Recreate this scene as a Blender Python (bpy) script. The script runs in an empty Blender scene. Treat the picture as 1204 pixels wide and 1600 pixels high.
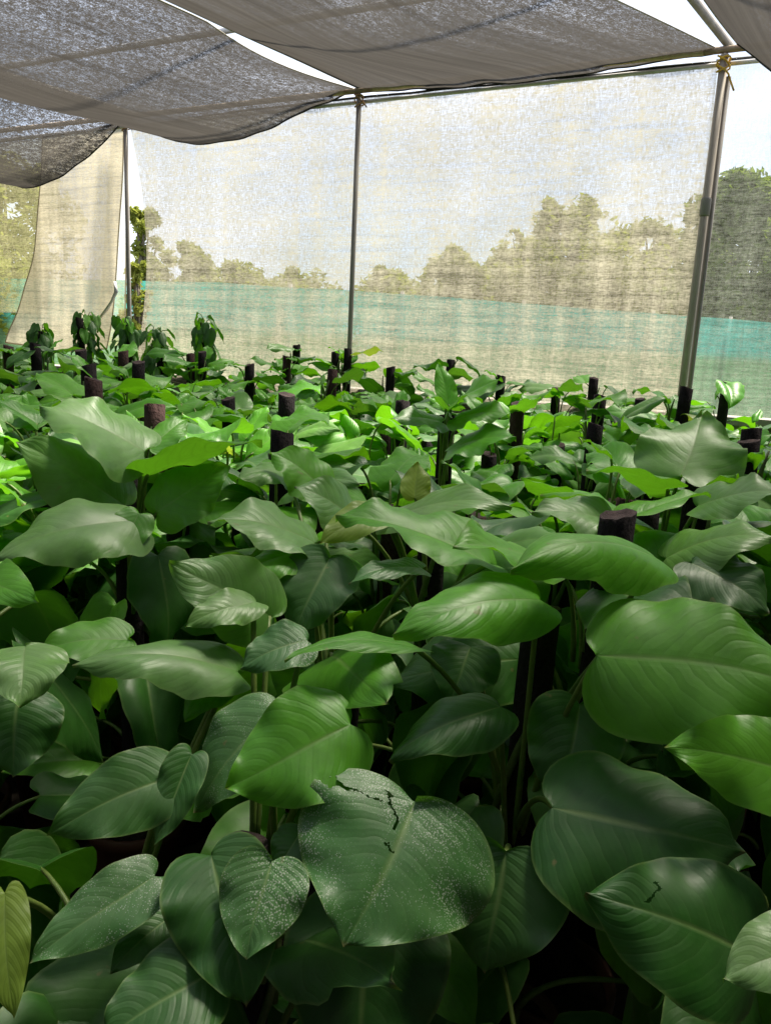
import bpy, bmesh, math, random
from mathutils import Vector, Matrix
from mathutils import noise as mnoise
R = math.radians
rnd = random.Random(7)
S = bpy.context.scene
COL = S.collection

# ------------------------------------------------------------------ camera
F = 1203.0
CAM = Vector((0, 0, 1.40))
PITCH, ROLL = R(12.0), R(2.85)
fwd = Vector((0, math.cos(PITCH), -math.sin(PITCH)))
r0 = Vector((1, 0, 0)); u0 = r0.cross(fwd)
rt = r0 * math.cos(ROLL) + u0 * math.sin(ROLL)
up = u0 * math.cos(ROLL) - r0 * math.sin(ROLL)
UPW = Vector((0, 0, 1))
cd = bpy.data.cameras.new("camera"); cam = bpy.data.objects.new("camera", cd); COL.objects.link(cam)
m = Matrix((rt, up, -fwd)).transposed().to_4x4(); m.translation = CAM
cam.matrix_world = m
cd.sensor_fit = 'VERTICAL'; cd.sensor_height = 36; cd.lens = 36 * F / 1600
cd.clip_start = 0.02; cd.clip_end = 900
S.camera = cam

def ray(px, py): return fwd + rt * ((px - 602) / F) + up * ((800 - py) / F)
def P(px, py, d): return CAM + ray(px, py) * d
def onz(px, py, z):
    q = ray(px, py); return CAM + q * ((z - CAM.z) / q.z)

# ------------------------------------------------------------------ materials
class NT:
    def __init__(s, name):
        s.m = bpy.data.materials.new(name); s.m.use_nodes = True
        s.t = s.m.node_tree; s.t.nodes.clear()
        s.out = s.t.nodes.new('ShaderNodeOutputMaterial')
    def n(s, typ, **k):
        x = s.t.nodes.new(typ)
        for a, b in k.items(): setattr(x, a, b)
        return x
    def l(s, a, b): s.t.links.new(a, b)
    def val(s, sock, v):
        if hasattr(v, 'bl_idname') or isinstance(v, bpy.types.NodeSocket): s.l(v, sock)
        else: sock.default_value = v
    def math(s, op, a, b=None, c=None, clamp=False):
        x = s.n('ShaderNodeMath', operation=op); x.use_clamp = clamp
        for i, v in enumerate((a, b, c)):
            if v is not None: s.val(x.inputs[i], v)
        return x.outputs[0]
    def ramp(s, f, a, b, lo=0.0, hi=1.0):
        x = s.n('ShaderNodeMapRange'); x.clamp = True
        s.val(x.inputs[0], f)
        for i, v in enumerate((a, b, lo, hi)): s.val(x.inputs[i + 1], v)
        return x.outputs[0]
    def mix(s, f, a, b, typ='RGBA', blend='MIX'):
        x = s.n('ShaderNodeMix', data_type=typ)
        if typ == 'RGBA':
            x.blend_type = blend
            s.val(x.inputs[0], f); s.val(x.inputs[6], a); s.val(x.inputs[7], b); return x.outputs[2]
        s.val(x.inputs[0], f); s.val(x.inputs[2], a); s.val(x.inputs[3], b); return x.outputs[0]
    def noise(s, vec, scale, detail=3, rough=.55, dist=0):
        x = s.n('ShaderNodeTexNoise'); s.l(vec, x.inputs['Vector'])
        x.inputs['Scale'].default_value = scale; x.inputs['Detail'].default_value = detail
        x.inputs['Roughness'].default_value = rough; x.inputs['Distortion'].default_value = dist
        return x.outputs[0]
    def mapping(s, vec, sc=(1, 1, 1), rot=(0, 0, 0), loc=None):
        x = s.n('ShaderNodeMapping'); s.l(vec, x.inputs[0]); x.inputs['Scale'].default_value = sc
        x.inputs['Rotation'].default_value = rot
        if loc is not None: s.val(x.inputs['Location'], loc)
        return x.outputs[0]
    def mixsh(s, f, a, b):
        x = s.n('ShaderNodeMixShader'); s.val(x.inputs[0], f); s.l(a, x.inputs[1]); s.l(b, x.inputs[2]); return x.outputs[0]
    def done(s, sh): s.l(sh, s.out.inputs[0]); return s.m
def c4(c): return (c[0], c[1], c[2], 1)

def simple(name, c1, c2, scale=8, rough=.7, bump=.2, metal=0, stretch=(1, 1, 1), spec=.4):
    t = NT(name); tc = t.n('ShaderNodeTexCoord')
    v = t.mapping(tc.outputs['Object'], stretch)
    n1 = t.noise(v, scale, 5, .6)
    col = t.mix(t.ramp(n1, .3, .7), c4(c1), c4(c2))
    p = t.n('ShaderNodeBsdfPrincipled'); t.l(col, p.inputs['Base Color'])
    p.inputs['Roughness'].default_value = rough; p.inputs['Metallic'].default_value = metal
    p.inputs['Specular IOR Level'].default_value = spec
    if bump:
        b = t.n('ShaderNodeBump'); b.inputs['Strength'].default_value = bump; b.inputs['Distance'].default_value = .01
        t.l(t.noise(v, scale * 4, 4), b.inputs['Height']); t.l(b.outputs[0], p.inputs['Normal'])
    return t.done(p.outputs[0])

def leaf_material(name, dark, light, trans, tf=.34, rough=.48, spots=0.0, pale=.04):
    """waxy leaf: midrib, curved side veins, paler underside, light passing through"""
    t = NT(name); uv = t.n('ShaderNodeUVMap'); oi = t.n('ShaderNodeObjectInfo'); tc = t.n('ShaderNodeTexCoord')
    rv = oi.outputs['Random']
    off = t.n('ShaderNodeCombineXYZ'); t.l(t.math('MULTIPLY', rv, 37.0), off.inputs[0]); t.l(t.math('MULTIPLY', rv, 11.0), off.inputs[1])
    va = t.n('ShaderNodeVectorMath', operation='ADD'); t.l(tc.outputs['Object'], va.inputs[0]); t.l(off.outputs[0], va.inputs[1])
    sp = t.n('ShaderNodeSeparateXYZ'); t.l(uv.outputs[0], sp.inputs[0])
    a = t.math('ABSOLUTE', t.math('MULTIPLY_ADD', sp.outputs[0], 2.0, -1.0))
    v = sp.outputs[1]
    wob = t.noise(va.outputs[0], 14, 2)
    q = t.math('SUBTRACT', t.math('MULTIPLY', v, 9.0), t.math('MULTIPLY', t.math('POWER', a, 1.4), 3.0))
    q = t.math('ADD', q, t.math('MULTIPLY', wob, 1.3))
    tri = t.math('ABSOLUTE', t.math('SUBTRACT', t.math('FRACT', q), .5))          # 0 in the vein, .5 between
    lat = t.ramp(tri, 0.0, .16, 1, 0)
    q2 = t.math('MULTIPLY', q, 3.0)
    tri2 = t.math('ABSOLUTE', t.math('SUBTRACT', t.math('FRACT', q2), .5))
    rib = t.math('MULTIPLY', t.ramp(a, 0.012, .055, 1, 0), t.ramp(v, .0, .95, 1, .25))
    big = t.noise(va.outputs[0], 9, 4, .6); fine = t.noise(va.outputs[0], 160, 3, .6)
    f = t.math('ADD', t.math('MULTIPLY', rv, .62), t.math('MULTIPLY', t.ramp(big, .3, .7), .38))
    col = t.mix(f, c4(dark), c4(light))
    col = t.mix(t.math('MULTIPLY', rib, .55), col, (.22, .32, .10, 1))
    col = t.mix(t.math('MULTIPLY', lat, .06), col, (.14, .25, .07, 1))
    col = t.mix(t.math('MULTIPLY', t.ramp(a, .94, 1.0), .35), col, (.26, .36, .10, 1))
    col = t.mix(t.math('MULTIPLY', t.ramp(t.math('ADD', v, t.math('MULTIPLY', big, .05)), .985, 1.02), .7), col, (.20, .12, .05, 1))
    mot = t.ramp(t.noise(va.outputs[0], 42, 5, .7), .28, .72, .80, 1.18)
    col = t.mix(1.0, col, mot, blend='MULTIPLY')
    sc_ = t.ramp(t.noise(va.outputs[0], 30, 2, .5), .735, .76)
    col = t.mix(t.math('MULTIPLY', sc_, .6), col, (.20, .17, .06, 1))
    # water marks / dusty film; on grey-green leaves, pale sheen painted in
    pale_film = t.math('MULTIPLY', t.ramp(t.noise(va.outputs[0], 5, 4, .65), .42, .72), pale)
    col = t.mix(pale_film, col, (.24, .35, .18, 1))
    if spots:
        vo = t.n('ShaderNodeTexVoronoi'); t.l(va.outputs[0], vo.inputs['Vector']); vo.inputs['Scale'].default_value = 420; vo.inputs['Randomness'].default_value = 1
        sz = t.math('MULTIPLY', t.ramp(t.noise(va.outputs[0], 11, 3, .6), .34, .62), .40)
        sm = t.ramp(t.math('SUBTRACT', vo.outputs['Distance'], sz), -.06, .05, 1, 0)
        col = t.mix(t.math('MULTIPLY', sm, spots), col, (.55, .62, .50, 1))
        bl = t.ramp(t.noise(va.outputs[0], 16, 4, .7), .70, .76)
        col = t.mix(t.math('MULTIPLY', bl, .5), col, (.22, .13, .07, 1))
    geo = t.n('ShaderNodeNewGeometry')
    under = t.mix(.55, col, c4([x * 1.1 + .02 for x in light]))
    col = t.mix(geo.outputs['Backfacing'], col, under)
    h = t.math('ADD', t.math('MULTIPLY', t.math('POWER', tri, .6), .9), t.math('MULTIPLY', tri2, .12))
    h = t.math('MULTIPLY', h, t.ramp(a, 0, .12)); h = t.math('MULTIPLY', h, t.ramp(t.noise(va.outputs[0], 7, 2), .34, .66, .0, 1.35))
    h = t.math('ADD', h, t.math('MULTIPLY', rib, -.5))
    h = t.math('ADD', h, t.math('MULTIPLY', fine, .12))
    b = t.n('ShaderNodeBump'); b.inputs['Strength'].default_value = .16; b.inputs['Distance'].default_value = .006
    t.l(h, b.inputs['Height'])
    p = t.n('ShaderNodeBsdfPrincipled'); t.l(col, p.inputs['Base Color']); t.l(b.outputs[0], p.inputs['Normal'])
    rr = t.math('ADD', t.math('MULTIPLY', t.noise(va.outputs[0], 24, 4, .65), .26), rough - .13)
    rr = t.math('ADD', rr, t.math('MULTIPLY', geo.outputs['Backfacing'], .18))
    t.l(rr, p.inputs['Roughness']); p.inputs['Specular IOR Level'].default_value = .5
    tr = t.n('ShaderNodeBsdfTranslucent')
    tcol = t.mix(t.math('MULTIPLY', lat, .35), c4(trans), c4([x * .55 for x in trans]))
    tcol = t.mix(t.math('MULTIPLY', f, .5), tcol, c4([trans[0] * 1.35, trans[1] * 1.15, trans[2]]))
    t.l(tcol, tr.inputs[0]); t.l(b.outputs[0], tr.inputs['Normal'])
    return t.done(t.mixsh(tf, p.outputs[0], tr.outputs[0]))

def net_material(name, cover, dcol, tcol, tfrac=.6, kind='wall', speck=.5, streak=.0, low=None):
    """knitted shade cloth: coverage of the threads decides how much passes straight through"""
    t = NT(name); uv = t.n('ShaderNodeUVMap'); tc = t.n('ShaderNodeTexCoord')
    geo = t.n('ShaderNodeNewGeometry')
    if kind == 'wall':
        n1 = t.noise(t.mapping(uv.outputs[0], (24, 95, 1)), 1, 3, .75)
        n2 = t.noise(t.mapping(uv.outputs[0], (85, 20, 1)), 1, 3, .75)
        n3 = t.noise(t.mapping(uv.outputs[0], (1.2, 26, 1)), 1, 4, .75)       # dark weft rows
        n4 = t.noise(t.mapping(uv.outputs[0], (9, .8, 1)), 1, 4, .6)         # hanging creases; their grey shading is painted into the threads
        n5 = t.noise(t.mapping(uv.outputs[0], (1.5, 1.5, 1)), 1, 3, .6)
        d = t.math('ADD', t.math('MULTIPLY', t.math('SUBTRACT', n1, .5), speck * 1.0), t.math('MULTIPLY', t.math('SUBTRACT', n2, .5), speck * .8))
        d = t.math('ADD', d, t.math('MULTIPLY', t.math('SUBTRACT', n3, .5), streak))
        d = t.math('ADD', d, t.math('MULTIPLY', t.math('SUBTRACT', n4, .5), streak * .9))
        cov = t.math('ADD', d, cover, clamp=True)
        cov = t.ramp(cov, 0, 1, 0.02, .97)
        k = t.math('ADD', t.math('MULTIPLY', n1, .5), t.math('MULTIPLY', n3, .5))
        crease_tone = t.math('ADD', t.math('MULTIPLY', n4, .55), t.math('MULTIPLY', n5, .45))
        shade = t.math('MULTIPLY', t.ramp(crease_tone, .36, .62, .68, 1.05), t.math('MULTIPLY', t.ramp(k, .36, .60, .62, 1.12), t.ramp(n3, .34, .46, .82, 1.0)))
    else:
        wv = t.mapping(uv.outputs[0], (1, 1, 1))
        n1 = t.noise(t.mapping(uv.outputs[0], (46, 20, 1), (0, 0, .12)), 1, 4, .85, .4)
        n2 = t.noise(t.mapping(uv.outputs[0], (150, 80, 1)), 1, 2, .7)
        n3 = t.noise(t.mapping(uv.outputs[0], (16, .7, 1)), 1, 4, .6)
        n5 = t.noise(t.mapping(uv.outputs[0], (1.6, 1.1, 1)), 1, 4, .6)
        s = t.math('ADD', t.math('MULTIPLY', n1, .55), t.math('MULTIPLY', n2, .45))
        s = t.math('MULTIPLY', t.math('POWER', t.ramp(s, .47, .62, 0, 1), 1.4), 8.5)
        s = t.math('MULTIPLY', s, t.ramp(n3, .3, .7, .35, 1.6))
        s = t.math('MULTIPLY', s, t.ramp(n5, .3, .7, .7, 1.3))
        dt = t.n('ShaderNodeVectorMath', operation='DOT_PRODUCT'); t.l(geo.outputs['Incoming'], dt.inputs[0]); t.l(geo.outputs['Normal'], dt.inputs[1])
        cs = t.math('MAXIMUM', t.math('ABSOLUTE', dt.outputs['Value']), .08)
        T = t.math('POWER', 1 - cover, t.math('DIVIDE', 1.0, cs))             # optical depth of the thread layer
        cov = t.math('SUBTRACT', 1.0, t.math('MULTIPLY', T, s), clamp=True)
        cov = t.ramp(cov, 0, 1, .25, .995)
        shade = t.ramp(n3, .3, .7, .75, 1.15)
    dif = t.n('ShaderNodeBsdfDiffuse'); tra = t.n('ShaderNodeBsdfTranslucent')
    dc, tcc = c4(dcol), c4(tcol)
    if low:                                   # a second, greener width of cloth sewn on below a seam
        su = t.n('ShaderNodeSeparateXYZ'); t.l(uv.outputs[0], su.inputs[0]); band = t.ramp(su.outputs[1], 1.46, 1.62, 1, 0)
        dc = t.mix(band, dc, c4(low)); tcc = t.mix(band, tcc, c4(low))
    t.l(t.mix(1.0, dc, shade, blend='MULTIPLY'), dif.inputs[0]); t.l(t.mix(1.0, tcc, shade, blend='MULTIPLY'), tra.inputs[0])
    cloth = t.mixsh(tfrac, dif.outputs[0], tra.outputs[0])
    tp = t.n('ShaderNodeBsdfTransparent')
    return t.done(t.mixsh(cov, tp.outputs[0], cloth))

M = {}
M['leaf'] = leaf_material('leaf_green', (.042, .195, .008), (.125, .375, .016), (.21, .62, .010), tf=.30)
M['leaf_dark'] = leaf_material('leaf_shaded_green', (.014, .082, .008), (.042, .160, .016), (.09, .36, .008), tf=.16, pale=.16)  # darker copy of the leaf green, shade low in the rows painted in
M['leaf_bright'] = leaf_material('leaf_fresh_green', (.075, .30, .014), (.145, .42, .024), (.21, .62, .018), tf=.34, rough=.42)
M['leaf_yellow'] = leaf_material('leaf_yellowing', (.15, .27, .03), (.28, .40, .06), (.38, .55, .04), tf=.38)
M['leaf_spot'] = leaf_material('leaf_speckled', (.030, .125, .026), (.072, .210, .044), (.14, .40, .02), tf=.18, spots=.6, pale=.2)
M['leaf_grey'] = leaf_material('leaf_green_painted_sheen', (.085, .245, .040), (.165, .36, .065), (.17, .46, .02), tf=.28, rough=.42, pale=.6)  # paler copy, sheen reflected from the bright nets painted into the colour
M['stalk'] = simple('leaf_stalk_green', (.10, .18, .035), (.19, .25, .06), 20, .45, .1)
M['vine'] = simple('climbing_stem', (.07, .12, .03), (.14, .17, .06), 25, .55, .3)
M['coir'] = simple('coir_pole', (.010, .009, .010), (.026, .021, .022), 40, .95, .8, stretch=(1, 1, .6), spec=.15)
M['coir_brown'] = simple('coir_pole_brown', (.034, .020, .019), (.070, .042, .039), 40, .95, .8, stretch=(1, 1, .6), spec=.15)
M['coir_cut'] = simple('coir_cut_end', (.03, .02, .02), (.075, .05, .048), 60, .95, .6)
M['pot'] = simple('pot_plastic', (.10, .035, .022), (.15, .06, .04), 6, .6, .1)
M['soil'] = simple('potting_soil', (.012, .009, .006), (.04, .028, .018), 30, 1, .8)
M['pipe'] = simple('galvanised_pipe', (.22, .20, .18), (.36, .34, .31), 9, .7, .1, .0, (1, 1, .25))
M['pipe_rust'] = simple('weathered_pipe', (.30, .26, .21), (.46, .41, .34), 12, .75, .2, .0, (1, 1, .2))
M['pipe_white'] = simple('white_pipe', (.55, .54, .52), (.75, .74, .72), 6, .45, .05)
M['wood'] = simple('pale_timber', (.45, .33, .22), (.62, .50, .36), 7, .75, .3, stretch=(4, 4, .5))
M['hem'] = simple('black_hem_tape', (.015, .016, .02), (.04, .04, .045), 30, .7, .2)
M['rope'] = simple('yellow_rope', (.65, .36, .02), (.80, .52, .06), 60, .7, .5)
M['tie'] = simple('tan_tie_cord', (.30, .16, .07), (.48, .30, .14), 60, .8, .5)
M['block'] = simple('concrete_block', (.30, .27, .24), (.45, .41, .37), 7, .9, .4)
M['bark'] = simple('tree_bark', (.09, .07, .05), (.20, .17, .13), 6, .9, .6, stretch=(1, 1, .3))
M['bark_pale'] = simple('pale_bark', (.35, .33, .28), (.52, .50, .45), 6, .9, .4)
M['ground'] = simple('earth_and_grass', (.035, .060, .018), (.14, .12, .07), .35, 1, .5)
M['floor'] = simple('packed_earth', (.018, .014, .010), (.05, .038, .026), 3, 1, .6)
M['net_wall'] = net_material('cream_shade_net', .70, (.44, .41, .32), (.46, .425, .32), .66, speck=1.35, streak=.65)
M['net_cream'] = net_material('dense_cream_shade_net', .95, (.62, .55, .42), (.66, .59, .44), .55, speck=.7, streak=.22)
M['net_left'] = net_material('olive_shade_net', .52, (.50, .47, .27), (.56, .52, .28), .62, speck=.9, streak=.25)
M['net_thin'] = net_material('thin_shade_net', .36, (.36, .38, .30), (.38, .40, .33), .6, speck=.8, streak=.25)
M['net_teal'] = net_material('teal_shade_net', .80, (.12, .56, .47), (.14, .62, .52), .5, speck=.8, streak=.35, low=(.26, .50, .27))
M['net_block'] = net_material('light_block_cloth', .97, (.03, .03, .028), (.02, .02, .018), .4, kind='roof')  # extra dense cloth for the added light-blocking nets
M['net_roof'] = net_material('dark_shade_net', .74, (.050, .045, .039), (.056, .051, .045), .55, kind='roof')
def foliage_mat(name, c1, c2, tr):
    t = NT(name); geo = t.n('ShaderNodeNewGeometry')
    col = t.mix(geo.outputs['Random Per Island'], c4(c1), c4(c2))
    d = t.n('ShaderNodeBsdfDiffuse'); t.l(col, d.inputs[0])
    x = t.n('ShaderNodeBsdfTranslucent'); t.l(t.mix(.5, col, c4(tr)), x.inputs[0])
    return t.done(t.mixsh(.35, d.outputs[0], x.outputs[0]))
M['fol'] = foliage_mat('tree_foliage', (.07, .11, .02), (.17, .23, .05), (.26, .36, .04))
M['fol_light'] = foliage_mat('light_tree_foliage', (.15, .18, .03), (.34, .36, .09), (.42, .48, .06))

# ------------------------------------------------------------------ mesh helpers
def link(name, me, mat, parent=None):
    o = bpy.data.objects.new(name, me); COL.objects.link(o)
    if mat is not None:
        me.materials.clear()
        for x in (mat if isinstance(mat, (list, tuple)) else [mat]): me.materials.append(x)
    if parent is not None: o.parent = parent
    return o
def tag(o, label=None, cat=None, group=None, kind=None):
    if label: o['label'] = label
    if cat: o['category'] = cat
    if group: o['group'] = group
    if kind: o['kind'] = kind
    return o
def empty(name, loc, label, cat, group=None):
    o = bpy.data.objects.new(name, None); COL.objects.link(o); o.location = loc; o.empty_display_size = .1
    return tag(o, label, cat, group)
def mesh(name, vs, fs, smooth=True, uvs=None):
    me = bpy.data.meshes.new(name); me.from_pydata([tuple(v) for v in vs], [], fs)
    if uvs is not None:
        ul = me.uv_layers.new(name='UVMap')
        for lp in me.loops: ul.data[lp.index].uv = uvs[lp.vertex_index]
    if smooth: me.polygons.foreach_set('use_smooth', [True] * len(me.polygons))
    me.update(); return me
def tube_data(pts, rad, seg=8, vs=None, fs=None, cap=True):
    vs = [] if vs is None else vs; fs = [] if fs is None else fs
    pts = [Vector(p) for p in pts]; n = len(pts); base = len(vs)
    rad = rad if isinstance(rad, (list, tuple)) else [rad] * n
    ref = None
    for i, p in enumerate(pts):
        d = (pts[min(i + 1, n - 1)] - pts[max(i - 1, 0)]).normalized()
        if ref is None: ref = d.orthogonal().normalized()
        ref = (ref - d * ref.dot(d)).normalized(); b = d.cross(ref)
        for k in range(seg):
            a = 2 * math.pi * k / seg
            vs.append(p + (ref * math.cos(a) + b * math.sin(a)) * rad[i])
    for i in range(n - 1):
        for k in range(seg):
            a = base + i * seg + k; b2 = base + i * seg + (k + 1) % seg
            fs.append((a, b2, b2 + seg, a + seg))
    if cap:
        fs.append(tuple(base + k for k in range(seg))[::-1]); fs.append(tuple(base + (n - 1) * seg + k for k in range(seg)))
    return vs, fs
def tube(name, pts, rad, mat, parent=None, seg=10, origin=None):
    vs, fs = tube_data(pts, rad, seg)
    if origin is not None: vs = [v - origin for v in vs]
    o = link(name, mesh(name, vs, fs), mat, parent)
    if origin is not None and parent is None: o.location = origin
    return o
def lathe_data(prof, seg=20):
    vs, fs = [], []
    for r, z in prof:
        for k in range(seg):
            a = 2 * math.pi * k / seg; vs.append(Vector((r * math.cos(a), r * math.sin(a), z)))
    for i in range(len(prof) - 1):
        for k in range(seg):
            a = i * seg + k; b = i * seg + (k + 1) % seg
            fs.append((a, b, b + seg, a + seg))
    fs.append(tuple(range(seg))[::-1]); n = (len(prof) - 1) * seg; fs.append(tuple(n + k for k in range(seg)))
    return vs, fs
def bez(a, b, c, n=8):
    return [a * (1 - t) ** 2 + b * 2 * t * (1 - t) + c * t * t for t in [i / n for i in range(n + 1)]]

# ------------------------------------------------------------------ leaf blade
OUT = [(0, 0, 0), (.025, .15, -.060), (.055, .36, -.088), (.095, .62, -.062), (.145, .83, .022), (.21, .955, .135), (.30, 1.0, .262), (.42, .97, .405), (.54, .865, .548), (.66, .69, .682), (.77, .495, .795), (.86, .305, .880), (.92, .17, .932), (.96, .082, .966), (1, .004, 1.0)]
def outl(t):
    n = len(OUT)
    for i in range(n - 1):
        if t <= OUT[i + 1][0] or i == n - 2:
            p0, p1, p2, p3 = OUT[max(0, i - 1)], OUT[i], OUT[i + 1], OUT[min(n - 1, i + 2)]
            h = p2[0] - p1[0]; k = (t - p1[0]) / h; res = []
            for c in (1, 2):
                m1 = (p2[c] - p0[c]) / max(1e-6, p2[0] - p0[0]) * h; m2 = (p3[c] - p1[c]) / max(1e-6, p3[0] - p1[0]) * h
                res.append(p1[c] * (2 * k ** 3 - 3 * k * k + 1) + m1 * (k ** 3 - 2 * k * k + k) + p2[c] * (3 * k * k - 2 * k ** 3) + m2 * (k ** 3 - k * k))
            return res
def blade(L, W, bend=.5, fold=.18, wave=.05, curl=0.0, twist=0.0, skew=0.0, seed=0, nu=20, nv=6, lobe=.20, hole=None, cup=0.0):
    """leaf blade from its junction (0,0,0) along +y, upper side +z; bend = radians of droop along it"""
    r = random.Random(seed); ph = [r.uniform(0, 6.28) for _ in range(4)]; k1, k2 = r.uniform(1.2, 2.2), r.uniform(1.2, 2.2)
    # the midrib, an arc
    n = nu; ds = L / n; ang = bend * .12; mid = [(0.0, 0.0)]; tang = [ang]
    for i in range(n):
        ang -= bend / n * (1.5 * (i + .5) / n + .25)
        mid.append((mid[-1][0] + math.cos(ang) * ds, mid[-1][1] + math.sin(ang) * ds)); tang.append(ang)
    vs, uvs, fs = [], [], []
    for i in range(n + 1):
        t = (i / n) ** 1.35; xe, ye = outl(t); w = W * .5 * max(.002, xe)
        fi = t * n; i0 = min(n - 1, int(fi)); fr = fi - i0
        y0, z0 = (mid[i0][c] + (mid[i0 + 1][c] - mid[i0][c]) * fr for c in (0, 1)); a = tang[i0] + (tang[i0 + 1] - tang[i0]) * fr; ty, tz = math.cos(a), math.sin(a); ny, nz = -math.sin(a), math.cos(a)
        for j in range(-nv, nv + 1):
            s = j / nv; q = abs(s)
            wl = w * (1 + skew * s)
            x = s * wl
            back = L * (ye - t) * (lobe / .2 if ye < t else 1) * q ** 1.25
            kk, pp = (k1, ph[0]) if s < 0 else (k2, ph[1])
            h = fold * abs(x) * (1 - .45 * q) + wave * W * q * q * math.sin(kk * 6.28 * t + pp) + .35 * wave * W * q ** 3 * math.sin(2.7 * kk * 6.28 * t + ph[2])
            h -= curl * W * q ** 2.4 * (.35 + .65 * math.sin(math.pi * min(1, t * 1.15)))
            h += cup * W * (1 - q * q) * math.sin(math.pi * t) * .5
            tw = twist * (t - .3); xx, hh = x * math.cos(tw) - h * math.sin(tw), x * math.sin(tw) + h * math.cos(tw)
            sway = .04 * L * math.sin(3.1 * t + ph[3]) * t
            vs.append(Vector((xx + sway, y0 + ty * back + ny * hh, z0 + tz * back + nz * hh)))
            uvs.append((s * .5 + .5, t + (ye - t) * q * .5))
    c = 2 * nv + 1
    for i in range(n):
        for j in range(2 * nv):
            if hole:
                tt = ((i + .5) / n) ** 1.35; ss = (j + .5) / nv - 1; xe, ye = outl(tt)
                if hole(ss * xe, tt + (ye - tt) * abs(ss) ** 1.25): continue
            a = i * c + j; fs.append((a, a + 1, a + 1 + c, a + c))
    return vs, fs, uvs, Vector((vs[n * c + nv]))

# ------------------------------------------------------------------ world, sun
w = bpy.data.worlds.new("World"); S.world = w; w.use_nodes = True
nt = w.node_tree; nt.nodes.clear()
wo = nt.nodes.new('ShaderNodeOutputWorld'); bg = nt.nodes.new('ShaderNodeBackground'); sky = nt.nodes.new('ShaderNodeTexSky')
SUN_EL, SUN_AZ = R(64), R(42)            # azimuth clockwise from the view direction (+Y)
sky.sky_type = 'NISHITA'; sky.sun_disc = False; sky.sun_elevation = SUN_EL; sky.sun_rotation = SUN_AZ
sky.dust_density = 1.2; sky.air_density = 1.0; sky.ozone_density = 1.5
tcw = nt.nodes.new('ShaderNodeTexCoord'); nz = nt.nodes.new('ShaderNodeTexNoise'); mp = nt.nodes.new('ShaderNodeMapping')
mp.inputs['Scale'].default_value = (1, 1, 2.2); nz.inputs['Scale'].default_value = 2.6; nz.inputs['Detail'].default_value = 6; nz.inputs['Roughness'].default_value = .55
mr = nt.nodes.new('ShaderNodeMapRange'); mr.inputs[1].default_value = .40; mr.inputs[2].default_value = .62; mr.inputs[3].default_value = .35; mr.inputs[4].default_value = .95
mx = nt.nodes.new('ShaderNodeMix'); mx.data_type = 'RGBA'; mx.inputs[7].default_value = (8.2, 8.8, 10.2, 1)
nt.links.new(tcw.outputs['Generated'], mp.inputs[0]); nt.links.new(mp.outputs[0], nz.inputs['Vector']); nt.links.new(nz.outputs[0], mr.inputs[0])
nt.links.new(mr.outputs[0], mx.inputs[0]); nt.links.new(sky.outputs[0], mx.inputs[6]); nt.links.new(mx.outputs[2], bg.inputs[0])
nt.links.new(bg.outputs[0], wo.inputs[0]); bg.inputs[1].default_value = .056
sl = bpy.data.lights.new("sun", 'SUN'); sl.energy = 4.2; sl.angle = R(14); sl.color = (1, .92, .78)
so = bpy.data.objects.new("sun", sl); COL.objects.link(so)
sd = Vector((math.sin(SUN_AZ) * math.cos(SUN_EL), math.cos(SUN_AZ) * math.cos(SUN_EL), math.sin(SUN_EL)))
so.rotation_euler = (-sd).to_track_quat('-Z', 'Y').to_euler()

# ------------------------------------------------------------------ ground
def gridsheet(name, x0, x1, y0, y1, z, n, amp, mat):
    vs, fs = [], []
    for i in range(n + 1):
        for j in range(n + 1):
            x = x0 + (x1 - x0) * i / n; y = y0 + (y1 - y0) * j / n
            vs.append((x, y, z + amp * mnoise.noise(Vector((x * .3, y * .3, 0)))))
    for i in range(n):
        for j in range(n): a = i * (n + 1) + j; fs.append((a, a + n + 1, a + n + 2, a + 1))
    return link(name, mesh(name, vs, fs), mat)
tag(gridsheet('ground', -250, 250, -150, 400, -.03, 60, 0, M['ground']), kind='structure')
tag(gridsheet('earth_floor', -9, 8, -4, 8.6, 0.0, 60, .012, M['floor']), kind='structure')

# ------------------------------------------------------------------ the net wall: posts, rails, nets
wR = P(1070, 568, 5.0); wL = P(203, 526, 7.05)
wdir = Vector((wL.x - wR.x, wL.y - wR.y, 0)).normalized()       # towards the left
wn = Vector((wdir.y, -wdir.x, 0))
if wn.y < 0: wn = -wn                                            # outwards
def onwall(px, py, off=0.0):
    q = ray(px, py); o = Vector((wR.x, wR.y, 0)) + wn * off
    return CAM + q * ((o - CAM).dot(wn) / q.dot(wn))
mR, mM, mL = onwall(1070, 568), onwall(546, 543), onwall(203, 526)
def flat(v, z): return Vector((v.x, v.y, z))
bay = (mM - mR).length
mL2 = mL + wdir * bay; mR2 = mR - wdir * bay
zR, zM, zL = onwall(1128, 88).z, onwall(560, 142).z, onwall(196, 190).z
ZT = (zR + zM) / 2
print('DBG wall', mR, mM, mL, 'bay', bay, 'z', zR, zM, zL)

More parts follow.
